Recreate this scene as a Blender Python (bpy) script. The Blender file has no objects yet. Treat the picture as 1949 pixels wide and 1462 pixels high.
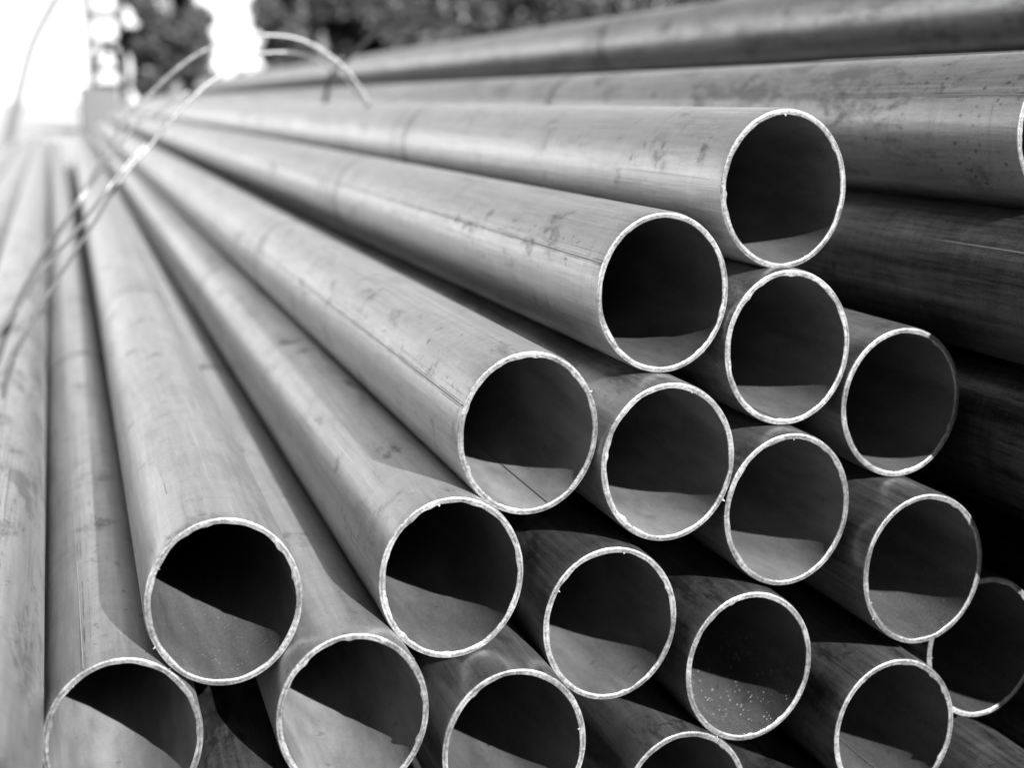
import bpy, math, random
import numpy as np
from mathutils import Matrix, Vector
random.seed(7)
rng = np.random.default_rng(7)
sc = bpy.context.scene
col = sc.collection
R = math.radians

# ---------------------------------------------------------------- camera
CAM_H = 0.75
cam_d = bpy.data.cameras.new('camera')
cam = bpy.data.objects.new('camera', cam_d); col.objects.link(cam)
cam_d.sensor_width = 36.0
cam_d.lens = 49.5
cam_d.clip_start = 0.02; cam_d.clip_end = 3000
M = Matrix(((0.9550577, 0.0584373, -0.2906028, 0.0),
            (-0.2964201, 0.1882835, -0.9363143, 0.0),
            (0.0, 0.9803746, 0.1971435, CAM_H),
            (0, 0, 0, 1)))
cam.matrix_world = M
cam_d.dof.use_dof = True
cam_d.dof.focus_distance = 0.95
cam_d.dof.aperture_fstop = 4.4
cam_d.dof.aperture_blades = 7
sc.camera = cam

# ---------------------------------------------------------------- light
SUN_DIR = Vector((-0.4695, 1.67, -0.8829)).normalized()      # the way the light travels
sun_d = bpy.data.lights.new('sun', 'SUN')
sun_d.energy = 5.0; sun_d.angle = R(0.5); sun_d.color = (1.0, 1.0, 1.0)   # black-and-white photograph
sun = bpy.data.objects.new('sun', sun_d); col.objects.link(sun)
sun.rotation_euler = SUN_DIR.to_track_quat('-Z', 'Y').to_euler()
to_sun = -SUN_DIR
elev = math.asin(to_sun.z); azim = math.atan2(to_sun.x, to_sun.y)
w = bpy.data.worlds.new('World'); sc.world = w; w.use_nodes = True
nt = w.node_tree; nt.nodes.clear()
sky = nt.nodes.new('ShaderNodeTexSky'); sky.sky_type = 'NISHITA'; sky.sun_disc = False
sky.sun_elevation = elev; sky.sun_rotation = azim
sky.air_density = 1.0; sky.dust_density = 0.2
bw = nt.nodes.new('ShaderNodeRGBToBW')
bg = nt.nodes.new('ShaderNodeBackground'); bg.inputs['Strength'].default_value = 0.05
wo = nt.nodes.new('ShaderNodeOutputWorld')
nt.links.new(sky.outputs[0], bw.inputs[0]); nt.links.new(bw.outputs[0], bg.inputs[0]); nt.links.new(bg.outputs[0], wo.inputs[0])
sc.view_settings.view_transform = 'Standard'; sc.view_settings.look = 'None'
sc.view_settings.gamma = 1.0
sc.view_settings.exposure = 2.22
sc.cycles.max_bounces = 8

# ---------------------------------------------------------------- helpers
def tag(o, label=None, cat=None, group=None, kind=None):
    if label: o['label'] = label
    if cat: o['category'] = cat
    if group: o['group'] = group
    if kind: o['kind'] = kind
    return o
def empty(name, loc=(0, 0, 0)):
    o = bpy.data.objects.new(name, None); o.location = loc; o.empty_display_size = 0.05
    col.objects.link(o); return o
def mesh_obj(name, V, F, mats, parent=None, smooth=True, midx=None):
    me = bpy.data.meshes.new(name)
    me.from_pydata([tuple(map(float, v)) for v in V], [], [tuple(map(int, f)) for f in F])
    for m in (mats if isinstance(mats, (list, tuple)) else [mats]): me.materials.append(m)
    if midx is not None: me.polygons.foreach_set('material_index', np.asarray(midx, dtype=np.int32))
    me.polygons.foreach_set('use_smooth', [smooth]*len(me.polygons))
    me.update()
    o = bpy.data.objects.new(name, me); col.objects.link(o)
    if parent: o.parent = parent
    return o

class N:                                   # tiny node-tree writer
    def __init__(s, name):
        s.m = bpy.data.materials.new(name); s.m.use_nodes = True
        s.t = s.m.node_tree; s.b = s.t.nodes['Principled BSDF']; s.out = s.t.nodes['Material Output']
    def n(s, typ, inp=None, **kw):
        nd = s.t.nodes.new(typ)
        for k, v in kw.items(): setattr(nd, k, v)
        for k, v in (inp or {}).items():
            if hasattr(v, 'is_output') : s.t.links.new(v, nd.inputs[k])
            else: nd.inputs[k].default_value = v
        return nd
    def math(s, op, a, b=0.0, c=0.0, clamp=False):
        nd = s.n('ShaderNodeMath', {0: a, 1: b, 2: c}, operation=op); nd.use_clamp = clamp; return nd.outputs[0]
    def noise(s, vec, scale, detail=4, rough=0.55, dist=0.0):
        return s.n('ShaderNodeTexNoise', {'Vector': vec, 'Scale': scale, 'Detail': detail, 'Roughness': rough, 'Distortion': dist}).outputs['Fac']
    def ss(s, x, a, b, lo=0.0, hi=1.0):
        return s.n('ShaderNodeMapRange', {'Value': x, 'From Min': a, 'From Max': b, 'To Min': lo, 'To Max': hi}, interpolation_type='SMOOTHSTEP').outputs[0]
    def comb(s, x, y, z): return s.n('ShaderNodeCombineXYZ', {0: x, 1: y, 2: z}).outputs[0]
    def scalev(s, v, sx, sy, sz):
        return s.n('ShaderNodeVectorMath', {0: v, 1: (sx, sy, sz)}, operation='MULTIPLY').outputs[0]
    def attr(s, name): return s.n('ShaderNodeAttribute', attribute_type='OBJECT', attribute_name=name).outputs['Fac']
    def set(s, k, v):
        if hasattr(v, 'is_output'): s.t.links.new(v, s.b.inputs[k])
        else: s.b.inputs[k].default_value = v

def coords(a):
    tc = a.n('ShaderNodeTexCoord').outputs['Object']
    sp = a.n('ShaderNodeSeparateXYZ', {0: tc}); x, y, z = sp.outputs
    seed = a.attr('seed')
    ys = a.math('ADD', y, seed)
    return tc, x, y, z, ys, seed

def steel_outer():
    a = N('mill_steel')
    tc, x, y, z, ys, seed = coords(a)
    P = a.comb(x, ys, z)
    fine = a.noise(a.scalev(P, 60, 3.0, 60), 4.0, 6, 0.6)        # drawn streaks along the tube
    broad = a.noise(a.scalev(P, 9, 1.2, 9), 2.0, 4)
    rings = a.noise(a.scalev(P, 2.5, 28, 2.5), 2.2, 5, 0.65, 0.3)    # faint marks around the tube
    grain = a.noise(P, 700, 4, 0.6)
    # scuffs: sparse dark smudges
    sm = a.noise(a.scalev(P, 26, 14, 26), 1.0, 6, 0.7, 0.4)
    scuff = a.ss(sm, 0.57, 0.70)
    patch = a.ss(a.noise(a.scalev(P, 22, 7, 22), 1.0, 8, 0.8, 0.3), 0.50, 0.60)
    # scratches
    sp1 = a.noise(a.scalev(P, 220, 9, 220), 1.0, 2, 0.5, 0.2)
    gate = a.ss(a.noise(P, 9, 3), 0.5, 0.62)
    scratch = a.math('MULTIPLY', a.ss(sp1, 0.70, 0.74), gate)
    hit = a.noise(a.scalev(P, 70, 110, 70), 1.0, 3, 0.5, 0.8)
    gate2 = a.ss(a.noise(P, 7, 2, 0.5, 1.0), 0.50, 0.60)
    nick = a.math('MULTIPLY', a.ss(hit, 0.66, 0.72), gate2)
    # strap bands: dark stripes round the tube at a fixed distance from the end
    band = a.attr('band')
    wob = a.math('MULTIPLY', a.math('SUBTRACT', a.noise(a.comb(x, seed, z), 30, 2), 0.5), 0.006)
    dy = a.math('SUBTRACT', a.math('ADD', y, wob), band)
    ady = a.math('ABSOLUTE', dy)
    line = a.ss(ady, 0.015, 0.005)
    wide = a.math('MULTIPLY', a.ss(a.math('ABSOLUTE', a.math('SUBTRACT', dy, 0.06)), 0.085, 0.02), a.ss(a.noise(a.scalev(P, 4, 60, 4), 1.0, 3), 0.42, 0.62))
    dirt = a.ss(a.noise(P, 45, 4, 0.7), 0.33, 0.62)
    line = a.math('MULTIPLY', line, a.math('ADD', a.math('MULTIPLY', dirt, 0.5), 0.5))
    line2 = a.ss(a.math('ABSOLUTE', a.math('SUBTRACT', dy, -0.017)), 0.004, 0.001)
    # dull lines beside the weld and a rubbed smudge
    ang = a.math('ARCTAN2', a.math('DIVIDE', z, 1.136), x)
    def adiff(name):
        dd = a.math('SUBTRACT', ang, a.attr(name))
        return a.math('ARCTAN2', a.math('SINE', dd), a.math('COSINE', dd))
    sd = a.math('MULTIPLY', adiff('seam_angle'), 0.053)
    sdn = a.math('ADD', sd, a.math('MULTIPLY', a.math('SUBTRACT', a.noise(a.scalev(P, 10, 10, 10), 1.0, 2), 0.5), 0.0012))
    brk = a.ss(a.noise(a.scalev(P, 40, 22, 40), 1.0, 4, 0.7), 0.38, 0.6)
    sl = a.math('ADD', a.ss(a.math('ABSOLUTE', a.math('SUBTRACT', sdn, 0.0014)), 0.0007, 0.0002), a.ss(a.math('ABSOLUTE', a.math('ADD', sdn, 0.0016)), 0.0008, 0.0002))
    sl = a.math('ADD', sl, a.math('MULTIPLY', a.ss(a.math('ABSOLUTE', a.math('ADD', sdn, 0.0062)), 0.0006, 0.0001), 0.6))
    sl = a.math('MULTIPLY', a.math('MULTIPLY', sl, brk), a.attr('has_seam'))
    zone = a.math('MULTIPLY', a.ss(a.math('ABSOLUTE', a.math('ADD', sd, 0.009)), 0.012, 0.004), a.attr('has_seam'))
    nickz = a.math('MULTIPLY', a.ss(a.noise(a.scalev(P, 130, 70, 130), 1.0, 3, 0.6, 0.6), 0.60, 0.68), zone)
    md = a.math('MULTIPLY', adiff('smudge_angle'), 0.053)
    mdy = a.math('SUBTRACT', y, a.attr('smudge_y'))
    rot = a.math('ADD', a.math('MULTIPLY', md, 0.8), a.math('MULTIPLY', mdy, 0.35))
    rr = a.math('ADD', a.math('MULTIPLY', a.math('MULTIPLY', rot, rot), 9000.0), a.math('MULTIPLY', a.math('MULTIPLY', mdy, mdy), 1500.0))
    smg = a.math('MULTIPLY', a.ss(rr, 1.6, 0.0), a.ss(a.noise(a.scalev(P, 90, 45, 90), 1.0, 5, 0.75, 0.5), 0.40, 0.62))
    arc = a.noise(a.scalev(P, 9, 420, 9), 1.0, 3, 0.6, 0.35)
    arcg = a.ss(a.noise(P, 13, 3, 0.6, 0.5), 0.48, 0.64)
    arcd = a.math('MULTIPLY', a.ss(arc, 0.64, 0.70), arcg); arcl = a.math('MULTIPLY', a.ss(arc, 0.36, 0.31), arcg)
    lng = a.noise(a.scalev(P, 330, 2.2, 330), 1.0, 3, 0.6, 0.05)
    lngg = a.ss(a.noise(a.scalev(P, 28, 3, 28), 1.0, 2), 0.44, 0.6)
    lngd = a.math('MULTIPLY', a.ss(lng, 0.58, 0.68), lngg); lngl = a.math('MULTIPLY', a.ss(lng, 0.42, 0.34), lngg)
    # rust pits
    pv = a.n('ShaderNodeTexVoronoi', {'Vector': a.scalev(P, 150, 95, 150), 'Scale': 1.0}, feature='F1').outputs['Distance']
    pit = a.math('MULTIPLY', a.ss(pv, 0.30, 0.14), a.ss(a.noise(P, 34, 3, 0.6), 0.47, 0.60))
    pit = a.math('MULTIPLY', pit, a.attr('pits'))
    # value
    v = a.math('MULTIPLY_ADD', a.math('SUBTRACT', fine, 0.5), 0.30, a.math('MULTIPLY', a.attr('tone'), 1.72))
    v = a.math('MULTIPLY_ADD', a.math('SUBTRACT', broad, 0.5), 0.10, v)
    v = a.math('MULTIPLY_ADD', a.math('SUBTRACT', rings, 0.5), 0.15, v)
    v = a.math('MULTIPLY_ADD', a.math('SUBTRACT', grain, 0.5), 0.20, v)
    f = a.math('SUBTRACT', 1.0, a.math('MULTIPLY', scuff, 0.45))
    f = a.math('MULTIPLY', f, a.math('ADD', 1.0, a.math('SUBTRACT', a.math('MULTIPLY', arcl, 0.18), a.math('MULTIPLY', arcd, 0.30))))
    f = a.math('MULTIPLY', f, a.math('ADD', 1.0, a.math('SUBTRACT', a.math('MULTIPLY', lngl, 0.22), a.math('MULTIPLY', lngd, 0.30))))
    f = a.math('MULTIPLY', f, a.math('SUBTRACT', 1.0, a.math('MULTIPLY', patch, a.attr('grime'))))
    f = a.math('MULTIPLY', f, a.math('SUBTRACT', 1.0, a.math('MULTIPLY', scratch, 0.45)))
    f = a.math('MULTIPLY', f, a.math('SUBTRACT', 1.0, a.math('MULTIPLY', nick, 0.6)))
    f = a.math('MULTIPLY', f, a.math('SUBTRACT', 1.0, a.math('MULTIPLY', line, 0.82)))
    f = a.math('MULTIPLY', f, a.math('SUBTRACT', 1.0, a.math('MULTIPLY', line2, 0.15)))
    f = a.math('MULTIPLY', f, a.math('SUBTRACT', 1.0, a.math('MULTIPLY', wide, 0.22)))
    f = a.math('MULTIPLY', f, a.math('SUBTRACT', 1.0, a.math('MULTIPLY', sl, 0.6)))
    f = a.math('MULTIPLY', f, a.math('SUBTRACT', 1.0, a.math('MULTIPLY', nickz, 0.4)))
    f = a.math('MULTIPLY', f, a.math('SUBTRACT', 1.0, a.math('MULTIPLY', smg, 0.6)))
    f = a.math('MULTIPLY', f, a.math('SUBTRACT', 1.0, a.math('MULTIPLY', pit, 0.55)))
    v = a.math('MAXIMUM', a.math('MULTIPLY', v, f), 0.01)
    a.set('Base Color', a.comb(v, v, v))
    a.set('Metallic', 0.85)
    a.set('Roughness', a.math('MULTIPLY_ADD', broad, 0.22, a.math('MULTIPLY_ADD', scuff, 0.2, 0.235)))
    h = a.math('ADD', a.math('MULTIPLY', fine, 0.7), a.math('ADD', a.math('MULTIPLY', grain, 0.35), a.math('MULTIPLY', rings, 0.6)))
    h = a.math('SUBTRACT', h, a.math('ADD', a.math('MULTIPLY', nick, 0.8), a.math('MULTIPLY', scratch, 0.4)))
    bp = a.n('ShaderNodeBump', {'Height': h, 'Strength': 0.40, 'Distance': 0.0006})
    a.set('Normal', bp.outputs[0])
    return a.m

def steel_inner():
    a = N('tube_bore_steel')
    tc, x, y, z, ys, seed = coords(a)
    P = a.comb(x, ys, z)
    broad = a.noise(a.scalev(P, 1, 0.22, 1), 34, 5, 0.62, 0.15)
    grain = a.noise(P, 420, 5, 0.7)
    vor = a.n('ShaderNodeTexVoronoi', {'Vector': P, 'Scale': 330.0}, feature='F1').outputs['Distance']
    few = a.ss(a.noise(P, 190, 1), 0.5, 0.56)
    speck = a.math('MULTIPLY', a.ss(vor, 0.22, 0.12), a.math('MULTIPLY', few, a.attr('dust')))
    dark = a.ss(a.noise(P, 60, 4, 0.65, 0.5), 0.62, 0.72)
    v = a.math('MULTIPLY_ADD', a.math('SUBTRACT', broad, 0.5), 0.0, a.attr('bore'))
    v = a.math('MULTIPLY_ADD', a.math('SUBTRACT', grain, 0.5), 0.05, v)
    v = a.math('MULTIPLY', v, a.math('SUBTRACT', 1.0, a.math('MULTIPLY', dark, 0.3)))
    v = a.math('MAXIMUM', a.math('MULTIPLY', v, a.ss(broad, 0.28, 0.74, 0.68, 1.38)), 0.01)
    low = a.math('MULTIPLY', a.ss(z, 0.0, -0.035), a.ss(a.noise(P, 55, 2), 0.40, 0.56))
    speck = a.math('MULTIPLY', speck, low)
    v = a.math('MULTIPLY_ADD', speck, 0.22, v)
    a.set('Base Color', a.comb(v, v, v)); a.set('Metallic', 0.0); a.set('Roughness', 0.6); a.set('Specular IOR Level', .1)
    bp = a.n('ShaderNodeBump', {'Height': a.math('ADD', grain, speck), 'Strength': 0.35, 'Distance': 0.0006})
    a.set('Normal', bp.outputs[0])
    return a.m

def steel_cut():
    a = N('raw_cut_steel')
    tc, x, y, z, ys, seed = coords(a)
    P = a.comb(x, ys, z)
    n1 = a.noise(P, 260, 4, 0.7); n2 = a.noise(P, 900, 3, 0.6)
    saw = a.noise(a.scalev(P, 900, 1, 90), 1.0, 2)
    # a dull line in the middle of the wall, as the saw leaves it
    th = a.attr('edge')  # radius ratio handled by geometry; kept for variation
    v = a.math('MULTIPLY_ADD', a.math('SUBTRACT', n1, 0.5), 0.36, 0.2)
    v = a.math('MULTIPLY_ADD', a.math('SUBTRACT', n2, 0.5), 0.12, v)
    v = a.math('MULTIPLY_ADD', a.math('SUBTRACT', saw, 0.5), 0.10, v)
    rad = a.math('SQRT', a.math('ADD', a.math('POWER', a.math('DIVIDE', x, 0.05), 2.0), a.math('POWER', a.math('DIVIDE', z, 0.0568), 2.0)))
    wv = a.math('MULTIPLY', a.math('SUBTRACT', a.noise(P, 70, 2), 0.5), 0.03)
    mid = a.ss(a.math('ABSOLUTE', a.math('SUBTRACT', a.math('ADD', rad, wv), 0.955)), 0.022, 0.004)
    mid = a.math('MULTIPLY', mid, a.ss(a.noise(P, 120, 3, 0.7), 0.32, 0.6))
    v = a.math('MULTIPLY', v, a.math('SUBTRACT', 1.0, a.math('MULTIPLY', mid, 0.55)))
    v = a.math('MULTIPLY', v, a.ss(a.noise(P, 38, 3, 0.6), 0.32, 0.66, 0.6, 1.35))
    v = a.math('MULTIPLY', v, a.ss(a.noise(P, 420, 2, 0.6), 0.36, 0.5, 0.62, 1.0))
    v = a.math('MULTIPLY', a.math('MAXIMUM', a.math('MINIMUM', v, 0.5), 0.03), th)
    a.set('Base Color', a.comb(v, v, v)); a.set('Metallic', 0.3); a.set('Roughness', 0.42)
    bp = a.n('ShaderNodeBump', {'Height': a.math('ADD', n1, a.math('MULTIPLY', n2, 0.6)), 'Strength': 0.45, 'Distance': 0.0008})
    a.set('Normal', bp.outputs[0])
    return a.m

def plain(name, v, rough=0.6, metal=0.0, var=0.15, scale=30, bump=0.2):
    a = N(name)
    tc = a.n('ShaderNodeTexCoord').outputs['Object']
    n = a.noise(tc, scale, 5, 0.6)
    val = a.math('MULTIPLY', v, a.math('MULTIPLY_ADD', a.math('SUBTRACT', n, 0.5), var*2, 1.0))
    a.set('Base Color', a.comb(val, val, val)); a.set('Roughness', rough); a.set('Metallic', metal)
    bp = a.n('ShaderNodeBump', {'Height': n, 'Strength': bump, 'Distance': 0.01}); a.set('Normal', bp.outputs[0])
    return a.m

M_OUT, M_IN, M_CUT = steel_outer(), steel_inner(), steel_cut()
M_SEAM = plain('weld_bead_steel', 0.20, 0.4, 0.4, 0.4, 400)
M_BORE_SEAM = plain('bore_bead_steel', 0.06, 0.6, 0.1, 0.5, 300)
M_WIRE = plain('galvanised_wire', 0.13, 0.38, 0.6, 0.15, 90)
M_DWIRE = plain('rusty_wire', 0.012, 0.9, 0.0, 0.3, 90)
M_DWIRE.node_tree.nodes['Principled BSDF'].inputs['Specular IOR Level'].default_value = 0.1

# ---------------------------------------------------------------- setting
def ground_mat():
    a = N('pale_dusty_ground')
    tc = a.n('ShaderNodeTexCoord').outputs['Object']
    n1 = a.noise(tc, 0.6, 6, 0.6); n2 = a.noise(tc, 14, 6, 0.7); n3 = a.noise(tc, 160, 3, 0.6)
    v = a.math('MULTIPLY_ADD', a.math('SUBTRACT', n1, 0.5), 0.06, 0.24)
    v = a.math('MULTIPLY_ADD', a.math('SUBTRACT', n2, 0.5), 0.06, v)
    v = a.math('MULTIPLY_ADD', a.math('SUBTRACT', n3, 0.5), 0.06, v)
    a.set('Base Color', a.comb(v, v, v)); a.set('Roughness', 0.95)
    bp = a.n('ShaderNodeBump', {'Height': a.math('ADD', n2, n3), 'Strength': 0.5, 'Distance': 0.02}); a.set('Normal', bp.outputs[0])
    return a.m
def build_ground():
    n = 60
    xs = np.sign(np.linspace(-1, 1, n+1))*np.abs(np.linspace(-1, 1, n+1))**3*1200
    V = []; F = []
    for j, y in enumerate(xs):
        for i, x in enumerate(xs):
            far = min(1.0, max(0.0, (math.hypot(x, y)-30)/60))
            V.append((x, y, far*0.25*math.sin(x*0.05+1)*math.cos(y*0.04)))
    for j in range(n):
        for i in range(n):
            k = j*(n+1)+i; F.append((k, k+1, k+n+2, k+n+1))
    tag(mesh_obj('ground', V, F, ground_mat()), 'pale dusty open ground of the yard, bright in the sun', kind='structure')
build_ground()

# ---------------------------------------------------------------- pipes
U = 0.05                     # half width of a pipe
SX, SZ = 1.0*U, 1.136*U      # the pipes are slightly oval
WALL = 0.0047
def curve_off(t, L, sag): return (sag[0]*t*t, sag[1]*t*t)

def pipe(xz, y0, label, group='long steel pipes stacked lengthwise', L=None, slope=(0, 0), sag=(0, 0),
         seam=None, bore_seam=None, tone=0.215, bore=0.070, dust=0.0, band=0.95, seg=160, detail=True, edge=1.0, cat='pipe', smudge=None, pits=0.0, grime=0.16, groove=False):
    """xz: centre of the front end; slope: sideways drift in metres over the whole length"""
    x, z = xz
    L = L or random.choice((11.6, 11.9, 12.0, 12.3))
    root = empty('steel_pipe', (x, y0, z)); tag(root, label, cat, group)
    seed = random.uniform(0, 40)
    a = np.linspace(0, 2*np.pi, seg, endpoint=False)
    ca, sa = np.cos(a), np.sin(a)
    ph = rng.uniform(0, 6.28, 4)
    def ring(yy, rx, rz, jit=0.0, jy=0.0):
        t = yy/L
        ox = slope[0]*t+sag[0]*t*(1-t)*4; oz = slope[1]*t+sag[1]*t*(1-t)*4
        j = rng.normal(0, 1, seg)*jit
        wob = 1+0.004*np.sin(2*a+ph[0])+0.0025*np.sin(3*a+ph[1])
        return np.stack([ox+(rx*wob+j)*ca, np.full(seg, yy)+rng.normal(0, 1, seg)*jy, oz+(rz*wob+j)*sa], 1)
    ys = [0, 0.004, 0.02, 0.06, 0.15, 0.35, 0.7, 1.2, 2.0, 3.0, 4.2, 5.6, 7.0, 8.5, 10.0, 11.0, 12.0]
    ys = [q*L/12 for q in ys] if L != 12 else ys
    j0 = 0.00003 if detail else 0
    # slow dips along the cut edge (nibbled inner lip)
    lip = np.interp(a, np.linspace(0, 2*np.pi, 41), np.r_[rng.normal(0, .00026, 40), 0])
    for _ in range(rng.integers(2, 6)):
        c = rng.uniform(0, 6.28); lip += -rng.uniform(.0004, .0012)*np.exp(-((np.angle(np.exp(1j*(a-c))))/.05)**2)
    lip = lip if detail else lip*0
    out = [ring(ys[0], SX-0.0006, SZ-0.0006, j0)] + [ring(q, SX, SZ) for q in ys[1:]]
    inn = [ring(ys[0], SX-WALL, SZ-WALL, j0)] + [ring(q, SX-WALL, SZ-WALL) for q in ys[1:]]
    inn[0][:, 0] += lip*ca; inn[0][:, 2] += lip*sa
    V = np.concatenate(out+inn); F = []; mi = []
    n = len(ys)
    i0 = np.arange(seg); i1 = (i0+1) % seg
    for k in range(n-1):
        b = k*seg
        F += list(zip(b+i0, b+seg+i0, b+seg+i1, b+i1)); mi += [0]*seg
        b = (n+k)*seg
        F += list(zip(b+i1, b+seg+i1, b+seg+i0, b+i0)); mi += [1]*seg
    b = (n-1)*seg; c = (2*n-1)*seg
    F += list(zip(b+i0, c+i0, c+i1, b+i1)); mi += [0]*seg
    wall = mesh_obj('tube_wall', V, F, [M_OUT, M_IN], root, True, mi)
    # cut edge: annulus in four loops with a shallow crown
    o0 = out[0]; q0 = inn[0]; loops = [o0]
    for f_, dy in ((0.18, -0.0007), (0.5, -0.0004), (0.82, -0.0007)):
        m = o0*(1-f_)+q0*f_; m[:, 1] += dy+rng.normal(0, .00003, seg); loops.append(m)
    loops.append(q0)
    V2 = np.concatenate(loops); F2 = []
    for k in range(4):
        b = k*seg; F2 += list(zip(b+i1, b+seg+i1, b+seg+i0, b+i0))
    F2 = [f[::-1] for f in F2]
    cut = mesh_obj('cut_edge', V2, F2, M_CUT, root, True)
    parts = [wall, cut]
    def bead(name, ang, rx, rz, h, wdt, mat, y_end):
        Vs = []; Fs = []
        yy = [q for q in ys if q <= y_end and q > 0]
        yy = [0.0008]+yy
        for q in yy:
            t = q/L; ox = slope[0]*t+sag[0]*t*(1-t)*4; oz = slope[1]*t+sag[1]*t*(1-t)*4
            for da, hh in ((-1, -0.0002), (-0.5, h*.7), (0, h), (0.5, h*.7), (1, -0.0002)):
                aa = ang+da*wdt
                wob = 1+0.004*math.sin(2*aa+ph[0])+0.0025*math.sin(3*aa+ph[1])
                Vs.append((ox+(rx*wob+hh)*math.cos(aa), q, oz+(rz*wob+hh)*math.sin(aa)))
        for k in range(len(yy)-1):
            for j in range(4):
                q = k*5+j; Fs.append((q, q+5, q+6, q+1))
        return mesh_obj(name, Vs, Fs, mat, root)
    if seam is not None and not groove: parts.append(bead('weld_seam', R(seam), SX, SZ, 0.0004, 0.012, M_SEAM, 11))
    if bore_seam is not None: parts.append(bead('bore_seam', R(bore_seam), SX-WALL, SZ-WALL, -0.0006, 0.014, M_BORE_SEAM, 3))
    ev = random.uniform(.40, .72)
    for p in parts:
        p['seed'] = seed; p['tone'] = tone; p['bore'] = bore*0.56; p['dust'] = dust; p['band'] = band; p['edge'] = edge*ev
        p['pits'] = pits; p['grime'] = grime; p['has_seam'] = 1.0 if seam is not None else 0.0; p['seam_angle'] = R(seam or 0)
        p['smudge_y'] = smudge[0] if smudge else -9.0; p['smudge_angle'] = R(smudge[1]) if smudge else 0.0
    # torn slivers left by the saw
    if detail:
        for _ in range(rng.integers(0, 4)):
            an = rng.uniform(0, 6.28); inner = rng.random() < .7
            rx, rz = (SX-WALL, SZ-WALL) if inner else (SX-.0005, SZ-.0005)
            sg = -1 if inner else 1
            c = np.array([rx*math.cos(an), -.0003, rz*math.sin(an)]); rad = np.array([math.cos(an), 0, math.sin(an)])*sg
            tg = np.array([-math.sin(an), 0, math.cos(an)]); hL = rng.uniform(.0005, .0016); wL = rng.uniform(.0004, .0009)
            fw = np.array([0, -1, 0])
            Vb = [c-tg*wL-rad*.0006, c+tg*wL-rad*.0006, c+tg*wL*.2+rad*hL+fw*hL*.5, c+fw*.0006-rad*.0003, c-tg*wL*.6+rad*hL*.5+fw*hL*.8]
            Fb = [(0, 1, 2), (0, 2, 4), (0, 4, 3), (3, 4, 2), (3, 2, 1), (0, 3, 1)]
            bo = mesh_obj('burr', Vb, Fb, M_CUT, root, False)
            bo['seed'] = seed; bo['edge'] = 1.2
    return root

H = CAM_H
def P(x, z): return (x*U, z*U+H)
placed = []
def add(x, z, y, label, **kw):
    placed.append((x, z)); return pipe(P(x, z), y*U, label, **kw)  # low tone values put shade of the right and lower pipes into their colour

# the eighteen ends that face the camera (units of half a pipe width)
add(9.626, -1.226, 18.035, 'uppermost pipe end of the stack, a dark rubbed smudge on its pale flank', bore=0.130, band=.983, smudge=(.121, 153), tone=0.257)
add(7.752, -2.613, 17.905, 'steel pipe one step down-left of the uppermost, twin scored lines along its scuffed flank', bore=0.098, seam=157, band=1.0, smudge=(.117, 148), tone=0.239)
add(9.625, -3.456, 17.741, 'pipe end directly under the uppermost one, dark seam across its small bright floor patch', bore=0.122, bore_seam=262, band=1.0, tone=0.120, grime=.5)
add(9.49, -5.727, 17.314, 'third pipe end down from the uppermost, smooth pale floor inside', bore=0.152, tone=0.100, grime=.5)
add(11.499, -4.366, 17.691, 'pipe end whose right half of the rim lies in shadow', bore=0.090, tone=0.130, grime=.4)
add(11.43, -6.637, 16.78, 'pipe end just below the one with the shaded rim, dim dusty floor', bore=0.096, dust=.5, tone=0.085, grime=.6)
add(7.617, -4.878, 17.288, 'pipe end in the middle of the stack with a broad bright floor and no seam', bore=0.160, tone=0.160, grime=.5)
add(5.655, -4.37, 17.468, 'steel pipe with a long weld line on its flank and dark bore seam inside', seam=157, bore_seam=288, bore=.20, band=1.058, smudge=(.51, 152), tone=0.252)
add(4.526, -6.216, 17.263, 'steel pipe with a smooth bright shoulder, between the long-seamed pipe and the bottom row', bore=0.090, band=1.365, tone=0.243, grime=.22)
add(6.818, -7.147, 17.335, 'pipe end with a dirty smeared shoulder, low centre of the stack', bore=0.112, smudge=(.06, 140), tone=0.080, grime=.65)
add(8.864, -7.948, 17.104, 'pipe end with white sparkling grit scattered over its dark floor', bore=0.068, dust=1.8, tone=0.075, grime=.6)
add(11.004, -9.031, 16.633, 'pipe end at lower right, grooved shoulder and thin dark seam on its floor', bore=0.084, bore_seam=285, seam=128, tone=0.100, grime=.6, groove=True)
add(5.144, -8.376, 16.445, 'pipe end at bottom centre with a fine groove on its shoulder', bore=.10, seam=131, tone=0.120, grime=.5, groove=True)
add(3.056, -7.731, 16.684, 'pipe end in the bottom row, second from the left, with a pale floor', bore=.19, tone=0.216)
add(1.545, -6.239, 17.287, 'wide bright pipe lying on top at the left, torn burrs on its rim', bore=0.083, dust=.5, tone=0.225, band=1.15)
add(0.222, -7.984, 17.372, 'pipe at the lower left corner with a pale weld line along its top', bore=.20, seam=116, tone=0.216, slope=(-.13, 0.0), band=1.138)
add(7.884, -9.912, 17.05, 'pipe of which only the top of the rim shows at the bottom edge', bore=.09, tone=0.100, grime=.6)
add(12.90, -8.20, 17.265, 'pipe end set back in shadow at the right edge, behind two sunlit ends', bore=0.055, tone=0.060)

# long pipes at the right that run on past the picture edge
add(13.646, -0.414, 16.99, 'long pitted pipe behind the uppermost end, a sliver of its rim at the right edge', seam=154, band=1.028, pits=1.0, tone=0.205, grime=.4)
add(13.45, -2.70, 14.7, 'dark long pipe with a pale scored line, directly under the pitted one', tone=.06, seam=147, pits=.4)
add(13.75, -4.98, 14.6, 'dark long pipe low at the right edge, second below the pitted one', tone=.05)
add(21.5, 2.25, 9.0, 'grey pipe crossing the top right corner, highest of all, streaked lengthwise', seam=-165, band=2.258, pits=.5, tone=0.200, grime=.45)
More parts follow.
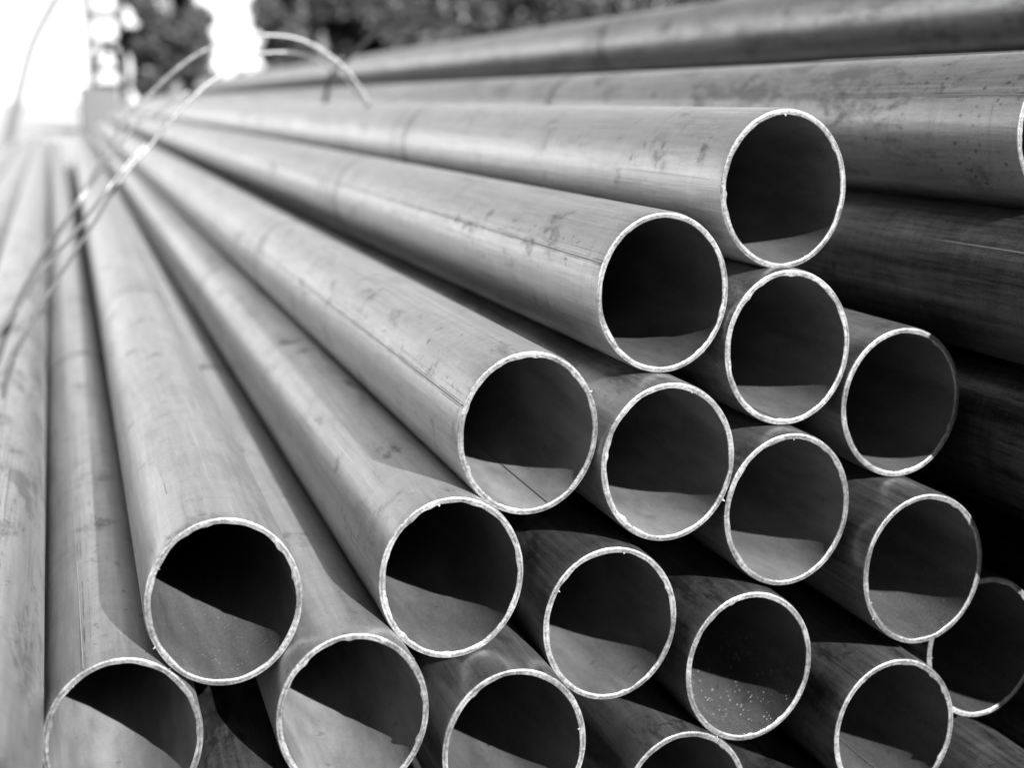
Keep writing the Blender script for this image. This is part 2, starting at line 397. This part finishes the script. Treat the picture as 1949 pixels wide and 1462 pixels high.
# further pipes seen between and beyond
add(1.64, -9.56, 15.2, 'grit-dusted pipe showing only as a wedge between the two lower left ends', tone=0.070, grime=.6, pits=.6)
add(12.95, -10.75, 15.6, 'pipe at the very bottom right corner, only its top showing', tone=0.080, grime=.6)
add(9.95, -10.95, 15.5, 'pipe in the gap under the grit-sparkling end, only a shoulder visible', tone=0.090, grime=.6)
add(-1.63, -6.96, 13.0, 'pipe running up the left picture edge beside the corner pipe, diagonal stains on it', tone=.25, slope=(-.13, 0), band=1.3, seam=72, smudge=(.62, 70), grime=.45)
add(-3.68, -7.1, 13.4, 'blurred steel pipe second in from the left slope of the stack', tone=.25, slope=(-.13, 0), band=2.0)
add(-5.8, -7.35, 13.4, 'blurred steel pipe next to the outermost one on the left slope', tone=.25, slope=(-.13, 0), band=2.1)
add(-7.75, -8.0, 13.5, 'outermost blurred steel pipe on the left slope of the stack', tone=.25, slope=(-.15, -.05), band=2.4)

# pipes of the lower layers and of the heap behind the right column
step = SZ*2*0.866/U
add(21.5, -0.04, 9.3, 'grey pipe bearing the highest pipe from directly below, hidden behind the pitted one', tone=.10)
for i in range(len(placed)):
    for j in range(i):
        q = math.hypot(placed[i][0]-placed[j][0], (placed[i][1]-placed[j][1])/1.136)
        if q < 1.97: print('OVERLAP', placed[i], placed[j], q)
row = 0; z = -H/U+1.16
while z < 1.5:
    x = -9.0+(1.02 if row % 2 else 0)
    while x < 26:
        top = -8.2 if x < -1 else (-8.5 if x < 2 else (-7.5 if x < 12 else (-5.0 if x < 14.5 else .05*x-1.2)))
        if z < top and all(((x-a)/1.0)**2+((z-b)/1.136)**2 > 3.9 for a, b in placed):
            placed.append((x, z))
            dz = (z+H/U)
            if x > 12.2 or z < -10.5:
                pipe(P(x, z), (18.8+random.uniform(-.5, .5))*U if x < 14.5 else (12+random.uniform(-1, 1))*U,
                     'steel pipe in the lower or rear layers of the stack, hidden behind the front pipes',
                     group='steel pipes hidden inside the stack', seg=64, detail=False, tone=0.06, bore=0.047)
        x += 2.05
    z += step; row += 1
# two round timbers lie under the heap
def log_bearer(y, label):
    root = empty('timber_bearer', (0.45, y, 0)); tag(root, label, 'timber', 'timbers under the pipe stack')

# ---------------------------------------------------------------- wires
def tube(name, pts, r, mat, sides=10, sub=6, parent=None):
    pts = [Vector(p) for p in pts]; C = []
    for i in range(len(pts)-1):
        p0 = pts[max(i-1, 0)]; p1 = pts[i]; p2 = pts[i+1]; p3 = pts[min(i+2, len(pts)-1)]
        for k in range(sub):
            t = k/sub
            C.append(0.5*((2*p1)+(-p0+p2)*t+(2*p0-5*p1+4*p2-p3)*t*t+(-p0+3*p1-3*p2+p3)*t**3))
    C.append(pts[-1]); V = []; F = []
    for i, c in enumerate(C):
        d = (C[min(i+1, len(C)-1)]-C[max(i-1, 0)]).normalized()
        up = Vector((0, 1, 0)) if abs(d.y) < .9 else Vector((1, 0, 0))
        s = d.cross(up).normalized(); q = s.cross(d)
        rr = r if not isinstance(r, (list, tuple)) else r[0]+(r[1]-r[0])*i/(len(C)-1)
        for k in range(sides):
            an = 2*math.pi*k/sides; V.append(c+s*math.cos(an)*rr+q*math.sin(an)*rr)
    for i in range(len(C)-1):
        for k in range(sides):
            a_ = i*sides+k; b_ = i*sides+(k+1) % sides; F.append((a_, b_, b_+sides, a_+sides))
    F.append(tuple(range(sides))[::-1]); F.append(tuple(range(len(V)-sides, len(V))))
    return mesh_obj(name, V, F, mat, parent)
up = lambda pts: [(a, b, c+H) for a, b, c in pts]
W1 = [(0.411, 2.0, -0.006), (0.387, 2.0, 0.032), (0.357, 2.0, 0.061), (0.316, 2.0, 0.083), (0.272, 2.0, 0.089), (0.228, 2.0, 0.083), (0.186, 2.0, 0.069), (0.148, 2.0, 0.045), (0.109, 2.0, 0.01), (0.08, 2.0, -0.018), (0.043, 2.0, -0.075), (0.006, 2.0, -0.135), (-0.039, 2.0, -0.202), (-0.083, 2.0, -0.282), (-0.107, 2.0, -0.343), (-0.129, 2.0, -0.41)]
W2 = [(0.407, 2.0, -0.009), (0.384, 1.99, 0.02), (0.355, 1.97, 0.041), (0.323, 1.96, 0.057), (0.291, 1.94, 0.064), (0.247, 1.93, 0.061), (0.21, 1.91, 0.044), (0.169, 1.9, 0.016), (0.128, 1.88, -0.022), (0.099, 1.86, -0.054), (0.07, 1.85, -0.083), (0.047, 1.84, -0.114), (0.019, 1.82, -0.155), (-0.006, 1.81, -0.19), (-0.055, 1.79, -0.262), (-0.084, 1.78, -0.32), (-0.098, 1.76, -0.366), (-0.113, 1.75, -0.41)]
def lean(W, ks):                     # the left legs lean towards the viewer
    n = len(ks); return W[:-n]+[(a*k, b*k, c*k) for (a, b, c), k in zip(W[-n:], ks)]
W1 = lean(W1+[(-0.155, 2.0, -0.50)], (.96, .90, .84, .79, .75)); W2 = lean(W2+[(-0.140, 1.74, -0.50)], (.98, .95, .91, .87, .82, .78, .74))
tag(tube('binding_wire', up(W1), 0.0024, M_WIRE), 'dull binding wire, the higher of the two arches over the stack', 'wire', 'binding wires looped over the stack')
tag(tube('binding_wire', up(W2), 0.0023, M_WIRE), 'shiny binding wire, the lower arch with bright glints', 'wire', 'binding wires looped over the stack')
W3 = [(x+.014*(1-i/16), y-.06, z-.012-.03*math.sin(i*.35)) for i, (x, y, z) in enumerate(W1)][7:]
tag(tube('binding_wire', up(W3), 0.0021, M_WIRE), 'thin slack binding wire sagging just under the higher arch on its left side', 'wire', 'binding wires looped over the stack')
W4 = [(x-.020-.012*math.sin(i*.5), y-.10, z+.006) for i, (x, y, z) in enumerate(W2)][9:]
tag(tube('binding_wire', up(W4), 0.0020, M_WIRE), 'loose wire strand fanning down to the left picture edge, outside the two arches', 'wire', 'binding wires looped over the stack')
tag(tube('dark_wire', up([(0.515, 3.0, -0.035), (0.521, 3.0, 0.002), (0.528, 3.0, 0.035), (0.535, 3.0, 0.056), (0.58, 3.0, 0.096), (0.636, 3.0, 0.143), (0.70, 3.0, 0.160), (0.796, 3.0, 0.167), (0.90, 3.02, 0.150)]), 0.005, M_DWIRE),
    'dark crooked wire sticking up behind the right foot of the arches', 'wire')

# ---------------------------------------------------------------- far end of the yard
M_DARKSTEEL = plain('dark_painted_steel', 0.04, 0.5, 0.3, 0.2, 5)
M_CONC = plain('weathered_concrete', 0.06, 0.9, 0.0, 0.25, 4, 0.6)
def bar(name, a, b, r, parent, mat=M_DARKSTEEL):
    return tube(name, [a, b], r, mat, 8, 1, parent)
def tower():
    y = 17.0; k = y/15.0
    g = lambda x, z: (x*k, y, H+z*k)
    root = empty('lattice_frame', (0.42*k, y, 0)); tag(root, 'blurred open steel lattice frame standing beyond the far end of the stack', 'frame')
    x0, x1 = 0.16*k, 0.74*k
    for yy in (y, y+0.8):
        bar('post', (x0-.02, yy, 0), (x0-.10, yy, 3.6), 0.09, root); bar('post', (x1, yy, 0), (x1-.04, yy, 3.6), 0.09, root)
        for zz in (0.31, 0.62, 1.15, 1.7): bar('rail', (x0-.03, yy, H+zz*k), (x1, yy, H+zz*k), 0.07, root)
        bar('brace', (x0-.03, yy, H+0.62*k), (x0+.34, yy, H+1.15*k), 0.06, root); bar('brace', (x1, yy, H+.62*k), (x0+.28, yy, H+1.15*k), 0.06, root)
        bar('brace', (x0, yy, H+0.3*k), (x1, yy, H-.3), 0.05, root)
    for zz in (.31, .62): 
        bar('rail', (x0, y, H+zz*k), (x0, y+.8, H+zz*k), .02, root); bar('rail', (x1, y, H+zz*k), (x1, y+.8, H+zz*k), .02, root)
tower()
def block(name, c, s, mat, label, cat):
    V = []; F = []
    bx = [(-1, -1, -1), (1, -1, -1), (1, 1, -1), (-1, 1, -1), (-1, -1, 1), (1, -1, 1), (1, 1, 1), (-1, 1, 1)]
    import bmesh
    bm = bmesh.new()
    vs = [bm.verts.new((x*s[0]/2, y*s[1]/2, z*s[2]/2)) for x, y, z in bx]
    for f in ((0, 3, 2, 1), (4, 5, 6, 7), (0, 1, 5, 4), (1, 2, 6, 5), (2, 3, 7, 6), (3, 0, 4, 7)): bm.faces.new([vs[i] for i in f])
    bmesh.ops.bevel(bm, geom=bm.edges[:], offset=min(s)*.06, segments=2, affect='EDGES')
    bmesh.ops.subdivide_edges(bm, edges=bm.edges[:], cuts=2, use_grid_fill=True)
    for v in bm.verts: v.co += Vector(rng.normal(0, .006, 3))
    me = bpy.data.meshes.new(name); bm.to_mesh(me); bm.free(); me.materials.append(mat)
    o = bpy.data.objects.new(name, me); o.location = c; col.objects.link(o)
    return tag(o, label, cat)
block('concrete_block', (0.29, 13.9, 0.44), (0.34, 0.6, 0.88), M_CONC, 'blurred grey concrete block standing at the far end of the stack', 'block')
tag(tube('hanging_cable', [(-0.9, 15.0, 0.0), (-0.673, 15.0, 0.05), (-0.52, 15.0, .55), (-0.43, 15.0, 0.85), (-0.298, 15.0, 1.27), (-0.15, 15.0, 1.55), (-0.048, 15.0, 1.72), (0.1, 15.0, 2.0), (0.4, 15.05, 2.6)], 0.045, plain('grey_cable', .05, .6, 0, .1)),
    'blurred grey cable hanging in a curve against the bright sky at the left', 'cable')

# ---------------------------------------------------------------- unseen building added behind the camera to block low sky and darken the bores
def add_sky_blocker():
    root = empty('sky_blocker', (0, -12.5, 0)); tag(root, 'added unseen corrugated box behind the viewer, blocking low sky light', 'light blocker')
    m = plain('blocker_cladding', 0.05, .8, 0, .2, 3)
    n = 260; V = []; F = []
    for i in range(n+1):
        x = -19+38*i/n; y = 0.03*(1 if (i//2) % 2 else -1)
        V += [(x, y, 0), (x, y, 5.3)]
    for i in range(n): F.append((2*i, 2*i+2, 2*i+3, 2*i+1))
    k = len(V); V += [(-19, -12, 0), (-19, -12, 4.2), (19, -12, 0), (19, -12, 4.2)]
    F += [(0, 1, k+1, k), (2*n, k+2, k+3, 2*n+1), (k, k+1, k+3, k+2)]
    mesh_obj('wall', V, F, m, root, False)
    R_ = []; 
    for x in (-19.4, 19.4):
        for y, z in ((.35, 5.32), (-12.3, 4.25), (-12.3, 4.37), (.35, 5.44)): R_.append((x, y, z))
    mesh_obj('roof', R_, [(0, 1, 2, 3), (7, 6, 5, 4), (0, 4, 5, 1), (1, 5, 6, 2), (2, 6, 7, 3), (3, 7, 4, 0)], m, root, False)
add_sky_blocker()

# ---------------------------------------------------------------- trees
def leaf_mat(name, v):
    a = N(name)
    tc = a.n('ShaderNodeTexCoord').outputs['Object']
    n = a.noise(tc, 3.0, 3, 0.6); n2 = a.n('ShaderNodeNewGeometry').outputs['Random Per Island']
    val = a.math('MULTIPLY', a.math('ADD', v*.5, a.math('MULTIPLY', n2, v)), a.math('MULTIPLY_ADD', n, 1.0, .5))
    a.set('Base Color', a.comb(val, val, val)); a.set('Roughness', .55)
    return a.m
LEAF = [leaf_mat('dark_leaves', .02), leaf_mat('mid_leaves', .03)]
BARK = plain('bark', .09, .9, 0, .4, 12, .8)
def tree(x, y, h, rx, label, mat, nleaf=5000, z0=0.3, leaf=.11, name='leafy_tree', cat='tree'):
    root = empty(name, (x, y, 0)); tag(root, label, cat, 'trees and shrubs beyond the stack')
    tube('trunk', [(0, 0, -.05), (.05, .02, h*.3), (-.04, 0, h*.6), (.02, 0, h*.9)], (.13, .03), BARK, 10, 4, root)
    for k in range(6):
        an = k*1.05+random.random(); zz = h*(.25+.09*k)
        tube('limb', [(0, 0, zz), (math.cos(an)*rx*.35, math.sin(an)*rx*.35, zz+h*.1), (math.cos(an)*rx*.75, math.sin(an)*rx*.7, zz+h*.16)], (.05, .012), BARK, 6, 3, root)
    nc = 46
    c = rng.normal(0, 1, (nc, 3)); c /= np.linalg.norm(c, axis=1)[:, None]; c *= rng.uniform(.35, .95, (nc, 1))**.6
    c = c*np.array([rx, rx*.8, (h-z0)/2])+np.array([0, 0, (h+z0)/2])
    rad = rng.uniform(.16, .34, nc)*rx
    idx = rng.integers(0, nc, nleaf)
    o = rng.normal(0, 1, (nleaf, 3)); o /= np.linalg.norm(o, axis=1)[:, None]; o *= rng.uniform(.5, 1.05, (nleaf, 1))
    p = c[idx]+o*rad[idx, None]; p[:, 2] = np.maximum(p[:, 2], .1)
    a1 = rng.normal(0, 1, (nleaf, 3)); a1 /= np.linalg.norm(a1, axis=1)[:, None]
    a2 = np.cross(a1, rng.normal(0, 1, (nleaf, 3))); a2 /= np.linalg.norm(a2, axis=1)[:, None]
    s = rng.uniform(.6, 1.3, (nleaf, 1))*leaf
    V = np.stack([p-a1*s, p+a2*s*.45, p+a1*s, p-a2*s*.45], 1).reshape(-1, 3)
    F = np.arange(nleaf*4).reshape(-1, 4)
    mesh_obj('crown', V, F, mat, root, False)
T = [(2.1, 30, 4.6, .80, 'narrow dark tree left of the bright sky gap', 0),
     (2.6, 31, 4.6, .48, 'slim dark tree hard against the left side of the sky gap', 0),
     (5.15, 30, 4.4, 1.4, 'leafy tree just right of the bright sky gap', 0),
     (6.9, 31, 4.5, 1.4, 'second leafy tree right of the sky gap', 1),
     (9.0, 30, 4.2, 1.5, 'leafy tree behind the tip of the dark wire', 0),
     (11.3, 32, 4.6, 1.6, 'leafy tree above the middle of the highest pipe', 1),
     (13.8, 31, 4.6, 1.7, 'leafy tree farthest right above the highest pipe', 0),
     (6.0, 34, 4.6, 1.6, 'rear tree filling the gap behind the two trees right of the sky gap', 1),
     (8.3, 34.5, 4.8, 1.6, 'rear tree between the second and third leafy trees', 0),
     (10.8, 35, 4.8, 1.8, 'rear tree behind the highest pipe', 0),
     (16.5, 33, 4.8, 2.2, 'rightmost rear tree, mostly hidden by the highest pipe', 1)]
T += [(2.05, 34, 5.0, .85, 'rear tree filling behind the two narrow trees left of the gap', 0), (1.95, 33, 2.6, .6, 'short dense shrub at the foot of the narrow tree', 1), (3.3, 31, 1.3, .75, 'low shrub under the bright sky gap', 0), (4.9, 29, 1.6, 1.0, 'round bush at the foot of the leafy tree right of the gap', 0), (4.1, 31, 1.3, .7, 'low rounded bush right under the sky gap', 1)]
T += [(12.3, 36, 5.0, 1.9, 'rear tree right of the second rear tree, behind the highest pipe', 0), (7.5, 29, 3.4, 1.3, 'low broad tree in front of the second leafy tree', 0), (10.0, 29, 3.6, 1.4, 'low broad tree in front of the wire tip', 0)]
for x, y, h, rx, lab, m in T: tree(x, y, h, rx, lab, LEAF[m], nleaf=9500 if x < 5.5 else 6500)
